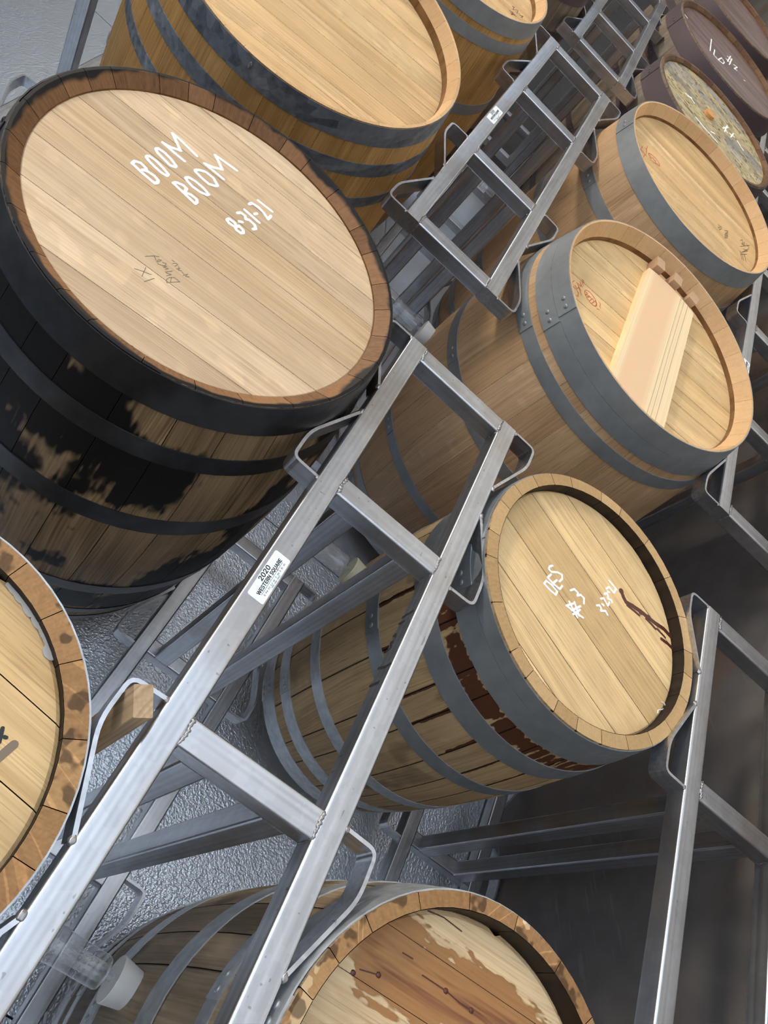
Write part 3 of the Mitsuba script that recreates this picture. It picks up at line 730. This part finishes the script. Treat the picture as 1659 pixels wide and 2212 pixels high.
def barrel(name, label, rk, x, Y, z, r, bilge, L, hoops, te, bd, rin, hd, bev, ang, boards, head_mat, head_k, stave_mat, stave_k, hoop_mats, lap, seed, yaw=0.0, group=None, turn=0.0):
    """Everything in rack units (S metres): centre x, z and front plane Y in the rack's frame, r the rim's radius, hoops (y0, y1)."""
    rng = np.random.default_rng(seed)
    t = thing(name, label, 'barrel', group)
    M = to_rack(rk, x, Y, z, yaw)
    rm, Lm = r * S, L * S
    ys = np.unique(np.r_[0, bd * S, hd * S + 0.012, np.linspace(0.12, 1, 12) * Lm])
    if bd == 0:
        ys = np.unique(np.r_[0, 0.002, hd * S + 0.012, np.linspace(0.12, 1, 12) * Lm])
    prof = {'ys': ys, 'ro': rm * (1 + (bilge - 1) * (1 - (2 * ys / Lm - 1) ** 2)), 'te': te * rm, 'bd': bd * S, 'rin': rin * rm, 'hd': hd * S, 'char': bd == 0}
    prof['ri'] = prof['ro'] - (1 - rin) * rm
    prof['ri'][1] = rin * rm
    th = np.cumsum(rng.uniform(0.05, 0.095, 80) / (rm * 1.08))
    th = th[th < 2 * np.pi - 0.12]
    th = np.r_[0, th, 2 * np.pi] + turn
    for k, (a, b) in enumerate(zip(th[:-1], th[1:])):
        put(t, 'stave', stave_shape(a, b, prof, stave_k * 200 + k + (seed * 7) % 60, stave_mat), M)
    rh = rin * rm + 0.0015
    if isinstance(boards, int):
        e = np.cumsum(rng.uniform(0.7, 1.3, boards))
        e = np.r_[-1, -1 + 2 * e / e[-1]] * rh
    else:
        e = np.r_[-rh, np.array(boards) * S, rh]
    for k, (a, b) in enumerate(zip(e[:-1], e[1:])):
        put(t, 'head_board', board_shape(a, b, rh, bev, hd * S, 0.022, math.radians(ang), head_k * 40 + (seed * 3) % 20 + k, head_mat, 0.0006 if head_k == 1 else 0.00035), M)
    put(t, 'rear_head', mikit.ply(extrude_y(Point(0, 0).buffer(rin * rm + 0.001, quad_segs=12), Lm - 0.05, Lm - 0.03), 'stave_dark'), M)
    for k, (y0, y1) in enumerate(hoops):
        hm = hoop_mats[k] if isinstance(hoop_mats, (list, tuple)) else hoop_mats
        la = lap + rng.uniform(-0.25, 0.25)
        h = put(t, 'hoop', hoop_mesh(prof, y0 * S, y1 * S, la).shape(hm), M)
        for q in (0.05, 0.115):
            put(h, 'rivet', rivet_shape(prof, (y0 + y1) / 2 * S, la + q, hm), M)
    BARRELS[label] = BARRELS[seed] = (t, M, prof, rk)
    return t, M, prof


def mark(t, M, key, width, mat, hd, label, thick=0.0006, name='letter'):
    g = unary_union([LineString(s).buffer(width / 2, quad_segs=3) for s in STROKES[key]]).simplify(0.0002)
    for p in getattr(g, 'geoms', [g]):
        put(t, name, mikit.ply(extrude_y(p, hd * S - thick, hd * S), mat), M, label)


def sym(h, L):
    return h + [(L - b, L - a) for a, b in reversed(h)]


# the blackened barrel, top left
t, M, P = barrel('oak_barrel', 'blackened whiskey barrel with BOOM BOOM 8-31-21 painted in white on its pale head', 'R1', -0.745, -0.2, 2.246, 1.14, 1.17, 3.42,
                 sym([(0.006, 0.215), (0.43, 0.565), (1.08, 1.24)], 3.42), 0.016, 0.055, 0.915, 0.062, 0.004, -83.0, 9, 'oak_head', 0, 'stave_char', 0, 'hoop_black', 1.9, 11)
mark(t, M, 'BOOMw', 0.0052, 'paint_white', 0.062, 'white painted letter')
mark(t, M, 'BOOMp', 0.0011, 'pencil', 0.062, 'faint pencil stroke', 0.0003, 'pencil_mark')
# DES #3
t, M, P = barrel('oak_barrel', 'whiskey barrel marked DES #3 3-23-21 in white, dark leak stains on its staves', 'R0', -0.757, 0.035, 1.972, 0.945, 1.11, 3.05,
                 sym([(0.015, 0.122), (0.124, 0.29), (0.455, 0.645), (1.04, 1.19)], 3.05), 0.092, 0.0, 0.905, 0.09, 0.005, -111.0, [-0.74, -0.48, -0.16, 0.205, 0.53], 'oak_head', 1, 'stave_leak', 0,
                 ['hoop_grey'] * 4 + ['hoop_bright'] * 4, 1.85, 12)
DES = (t, M)
mark(t, M, 'DESw', 0.0042, 'paint_white', 0.09, 'white painted letter')
_w = [0.0042, 0.0022, 0.0022, 0.0032, 0.0018]
_g = unary_union([LineString(s).buffer(w) for s, w in zip(STROKES['DESstain'], _w)] + [Point(p[0] + 0.0015 * math.sin(9 * i), p[1]).buffer(0.0040 + 0.0022 * math.sin(5 * i + 1)) for i, p in enumerate(STROKES['DESstain'][0])])
put(t, 'leak_crust', mikit.ply(extrude_y(_g, 0.09 * S - 0.0009, 0.09 * S), 'wine_crust', smooth=30), M, 'dark red dried wine leak')
# bottom barrel
t, M, P = barrel('oak_barrel', 'barrel at the bottom edge with a red-brown wine stain across its head', 'R1', -3.838, -0.035, -0.99, 0.95, 1.12, 3.05,
                 sym([(0.012, 0.13), (0.132, 0.30), (0.50, 0.60), (1.0, 1.19)], 3.05), 0.075, 0.0, 0.922, 0.12, 0.008, -89.5, [-0.55, -0.28, 0.02, 0.365, 0.62], 'oak_head_wine', 0, 'stave_brown', 0,
                 'hoop_bright', 1.38, 13)
BOT = (t, M)
for s in STROKES['BOTdrip']:
    put(t, 'wine_drip', mikit.ply(ribbons([s], 0.0016, 0.12 * S, 0.0006), 'wine_crust'), M)
for q in STROKES['BOTdrop']:
    put(t, 'wine_drip', mikit.ply(lump((q[0], 0.12 * S, q[1]), 0.0032, 4, (1, 0.6, 1.1)), 'wine_crust', smooth=True), M)
# left edge barrel
t, M, P = barrel('oak_barrel', 'barrel at the left edge with a brown wet chime and grey wax smears', 'R1', -3.776, 0.0, 1.945, 0.897, 1.12, 3.05,
                 sym([(0.0, 0.13), (0.131, 0.29), (0.47, 0.60), (1.02, 1.17)], 3.05), 0.105, 0.0, 0.893, 0.05, 0.006, -97.0, 7, 'oak_head', 1, 'stave_brown', 1, 'hoop_bright', 2.0, 14)
mark(t, M, 'LEFTb', 0.004, 'ink_black', 0.05, 'black felt-pen mark')
put(t, 'smudge', mikit.ply(ribbons(STROKES['LEFTsm'], 0.009, 0.05 * S, 0.0002), 'pencil'), M)
for a0, a1, w, sd in ((-0.62, -0.42, 0.010, 1), (-0.38, -0.20, 0.009, 2), (-0.12, 0.02, 0.006, 3), (0.10, 0.20, 0.006, 5), (0.24, 0.30, 0.005, 6)):
    aa = np.linspace(a0, a1, 16)
    rr = 0.893 * 0.897 * S - 0.001 + 0.003 * (meshkit.noise(np.c_[aa * 30, aa * 0 + sd, aa * 0], 2) - 0.5)
    g = unary_union([Point(b * math.cos(a), b * math.sin(a)).buffer(w * (0.3 + 0.35 * meshkit.noise(np.array([a * 25, sd, 0.0]), 4))) for a, b in zip(aa, rr)])
    put(t, 'wax_smear', mikit.ply(extrude_y(g, 0.05 * S - 0.0022, 0.05 * S + 0.001), 'wax_grey', smooth=30), M, 'grey wax smear')
# the barrel with the board
t, M, P = barrel('oak_barrel', 'large tan barrel with a pine board wedged across its head and a red brand', 'R2', -3.765, -0.42, -1.354, 1.157, 1.2, 3.6,
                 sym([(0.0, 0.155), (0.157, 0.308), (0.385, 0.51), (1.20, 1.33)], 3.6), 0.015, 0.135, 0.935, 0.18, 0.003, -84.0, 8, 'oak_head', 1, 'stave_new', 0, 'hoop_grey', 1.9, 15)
SYL = (t, M)
mark(t, M, 'SYLr', 0.0017, 'brand_red', 0.18, 'red cooper\'s brand', 0.0004)
# its neighbour
t, M, P = barrel('oak_barrel', 'tan barrel with a wide grey hoop and deep rim, right behind the pine-board barrel', 'R2', -0.748, -0.39, -1.336, 1.146, 1.18, 3.6,
                 sym([(0.0, 0.20), (0.505, 0.65), (1.20, 1.33)], 3.6), 0.015, 0.12, 0.935, 0.15, 0.003, -86.0, 9, 'oak_head', 2, 'stave_new', 0, 'hoop_grey', 1.9, 16)
NEI = (t, M)
mark(t, M, 'Nr', 0.0022, 'brand_red', 0.15, 'faded red brand', 0.0004)
mark(t, M, 'Nb', 0.0021, 'brand_black', 0.15, 'black burnt-in stamp', 0.0004)
# golden barrel at the top
t, M, P = barrel('oak_barrel', 'big golden-brown barrel with wide blue-grey hoops at the top of the photo', 'R2', -3.769, -0.41, 2.47, 1.23, 1.10, 3.6,
                 sym([(0.008, 0.175), (0.34, 0.46), (0.68, 0.785)], 3.6), 0.02, 0.10, 0.945, 0.17, 0.003, -80.0, 12, 'oak_head', 2, 'stave_new', 1, 'hoop_galvanised', 0.6, 17, yaw=-0.05)
put(t, 'hoop_clip', mikit.ply(trimesh.util.concatenate([lump((0, 0, 0), 0.004, 3, (0.7, 1.6, 1))]).apply_translation((-1.235 * S - 0.004, 0.06 * S, -0.02)), 'weld', smooth=True), M)
t, M, P = barrel('oak_barrel', 'tan barrel with black stamp marks, cut off by the top edge beside the golden barrel', 'R2', -0.755, -0.32, 2.116, 0.942, 1.15, 3.4,
                 sym([(0.0, 0.165), (0.225, 0.34), (0.95, 1.08)], 3.4), 0.02, 0.10, 0.925, 0.15, 0.003, -80.0, 8, 'oak_head', 2, 'stave_new', 1, 'hoop_grey', 0.6, 18)
mark(t, M, 'TOP2b', 0.0021, 'brand_black', 0.15, 'black burnt-in stamp', 0.0004)
# mossy and purple barrels
t, M, P = barrel('oak_barrel', 'old grey barrel with a mossy yellow head and a wooden bung in it', 'R3', -3.763, -0.36, -1.288, 1.137, 1.17, 3.5,
                 sym([(0.03, 0.30), (0.55, 0.68), (1.15, 1.28)], 3.5), 0.03, 0.03, 0.94, 0.05, 0.006, -95.0, 7, 'oak_head_moss', 0, 'stave_dark', 0, 'hoop_purple', 1.9, 19)
mark(t, M, 'MOSSw', 0.006, 'paint_white', 0.05, 'worn white chalk mark', 0.0006, 'chalk_mark')
bx, bz = STROKES['MOSSbung'][0]
put(t, 'wooden_bung', mikit.ply(trimesh.creation.cylinder(0.023, 0.034, sections=28).apply_transform(trimesh.transformations.rotation_matrix(math.pi / 2, [1, 0, 0])).apply_translation((bx, 0.05 * S + 0.004, bz)), 'peg_wood', smooth=40), M, 'orange-brown round wooden bung')
t, M, P = barrel('oak_barrel', 'purple-stained barrel with white chalk marks near the top right corner', 'R3', -0.752, -0.343, -1.32, 1.22, 1.17, 3.5,
                 sym([(0.02, 0.27), (0.55, 0.68), (1.15, 1.28)], 3.5), 0.02, 0.05, 0.945, 0.07, 0.005, -88.0, 8, 'oak_head_purple', 0, 'stave_dark', 0, 'hoop_purple', 1.9, 20)
mark(t, M, 'PURPw', 0.006, 'paint_white', 0.07, 'white chalk mark', 0.0006, 'chalk_mark')
barrel('oak_barrel', 'purple-brown barrel cut off by the top right corner of the photo', 'R3', 2.25, -0.35, -1.30, 1.2, 1.17, 3.5,
       sym([(0.02, 0.27), (0.55, 0.68), (1.15, 1.28)], 3.5), 0.06, 0.05, 0.92, 0.07, 0.005, -88.0, 8, 'oak_head_purple', 0, 'stave_dark', 0, 'hoop_purple', 1.9, 21)
barrel('oak_barrel', 'dark red-brown barrel on the far rack, right of the stamped barrel at the top', 'R3', -3.77, -0.30, 2.10, 0.98, 1.15, 3.4,
       sym([(0.02, 0.2), (0.55, 0.68), (1.1, 1.22)], 3.4), 0.06, 0.05, 0.92, 0.07, 0.005, -88.0, 8, 'oak_head_purple', 0, 'stave_dark', 0, 'hoop_purple', 0.8, 22)

# ------------------------------------------------------------------ pine board and wedges on the deep-set head
_, M = SYL
hd = 0.18 * S
_r = 0.935 * 1.157 * S
_poly = Polygon([(-_r * 1.2, -0.315 * S), (_r * 1.2, -0.315 * S), (_r * 1.2, 0.315 * S), (-_r * 1.2, 0.315 * S)]).intersection(Point(-0.055, 0).buffer(_r - 0.003, quad_segs=24)).intersection(Point(0, 0).buffer(_r - 0.004, quad_segs=24))
t = thing('wooden_board', 'pinkish pine board wedged across the head of a large tan barrel', 'board')
scene[t] = {**mikit.ply(extrude_y(_poly, hd - 0.021, hd - 0.0003), 'pine'), 'to_world': M}
for zz, n in ((0.235, 'upper'), (0.0, 'middle'), (-0.235, 'lower')):
    xr = math.sqrt((0.98 * S * 1.0) ** 2 - (zz * S) ** 2)
    a = math.atan2(zz * S, xr)
    m = box(-0.016, 0.022, -0.017, 0.017, -0.014, 0.014, 0.002)
    m.apply_transform(trimesh.transformations.rotation_matrix(-a + 0.2 * zz, [0, 1, 0]))
    m.apply_translation((xr * 0.985, hd - 0.0175, zz * S))
    k = thing('wooden_wedge', f'small square wooden wedge, {n} of the three between the pine board and the barrel rim', 'wedge')
    scene[k] = {**mikit.ply(m, 'wedge_wood'), 'to_world': M}

# ------------------------------------------------------------------ wood block under the left edge barrel
t = thing('wood_block', 'short brown timber block pushed through the rack bracket below the left edge barrel', 'wood block')
_b = box(-0.0180, 0.0180, -0.027, 0.26, -0.0107, 0.0107, 0.0012)
_b.apply_transform(trimesh.transformations.rotation_matrix(math.radians(-33.5), [0, 1, 0]))
_b.apply_translation((-3.118 * S, 0, 1.094 * S))
scene[t] = mikit.ply(_b, 'block_wood')

# ------------------------------------------------------------------ fermentation airlocks on the barrel tops


def lathe(profile, n=36):
    P = Patches()
    th = np.linspace(0, 2 * np.pi, n + 1)
    for (r0, z0), (r1, z1) in zip(profile[:-1], profile[1:]):
        P.grid(np.stack([np.stack([r * np.cos(th), r * np.sin(th), np.full(n + 1, z)], -1) for r, z in ((r0, z0), (r1, z1))]), flip=True)
    return P.mesh()


def airlock(at, label, mat):
    M = T().translate(list(map(float, at)))
    t = thing('airlock', label, 'airlock')
    put(t, 'stopper', mikit.ply(lathe([(0, -0.03), (0.024, -0.03), (0.032, 0.017), (0.0313, 0.0185), (0, 0.0185)]), mat, smooth=40), M)
    put(t, 'stem', mikit.ply(lathe([(0.005, 0.0185), (0.005, 0.03)]), 'clear_plastic', smooth=True), M)
    put(t, 'cup', mikit.ply(lathe([(0.005, 0.03), (0.021, 0.032), (0.0225, 0.036), (0.0235, 0.112)]), 'clear_plastic', smooth=40), M)
    put(t, 'inner_dome', mikit.ply(lathe([(0.0125, 0.036), (0.0125, 0.085), (0.009, 0.095), (0.0, 0.098)]), 'clear_plastic', smooth=40), M)
    put(t, 'lid', mikit.ply(lathe([(0.0245, 0.104), (0.0248, 0.118), (0.0235, 0.1195), (0, 0.1195)]), 'clear_plastic', smooth=40), M)


def on_top(b, x, y, lift=0.012):
    t, M, P, rk = b
    m = np.array(M.matrix)
    r = float(np.interp(y * S, P['ys'], P['ro']))
    p = m[:3, :3] @ np.array([x * S, y * S, r]) + m[:3, 3]
    return p + np.array([0, 0, lift])


airlock(on_top(BARRELS[13], 0.075, 1.53), 'clear plastic airlock in a white stopper on top of the bottom barrel', 'silicone_white')
airlock(on_top(BARRELS[12], 0.04, 1.50), 'clear airlock in a cream stopper on the DES #3 barrel, behind the rack', 'silicone_cream')
airlock(on_top(BARRELS[15], 0.0, 1.8), 'clear airlock on top of the barrel with the pine board', 'silicone_white')
airlock(on_top(BARRELS[16], 0.0, 1.8), 'clear airlock on the tan barrel with the faded red brand', 'silicone_white')

# ------------------------------------------------------------------ loose white thread on the DES head
_, M = DES
_p = np.array(STROKES['thread'])
_s = np.linspace(0, len(_p) - 1, 40)
from scipy.interpolate import CubicSpline
_c = CubicSpline(np.arange(len(_p)), _p)(_s)
t = thing('thread', 'short curled white thread lying at the lower edge of the DES #3 head', 'thread')
scene[t] = {**mikit.ply(ribbons([_c], 0.0014, 0.09 * S, 0.0012), 'paint_white'), 'to_world': M}
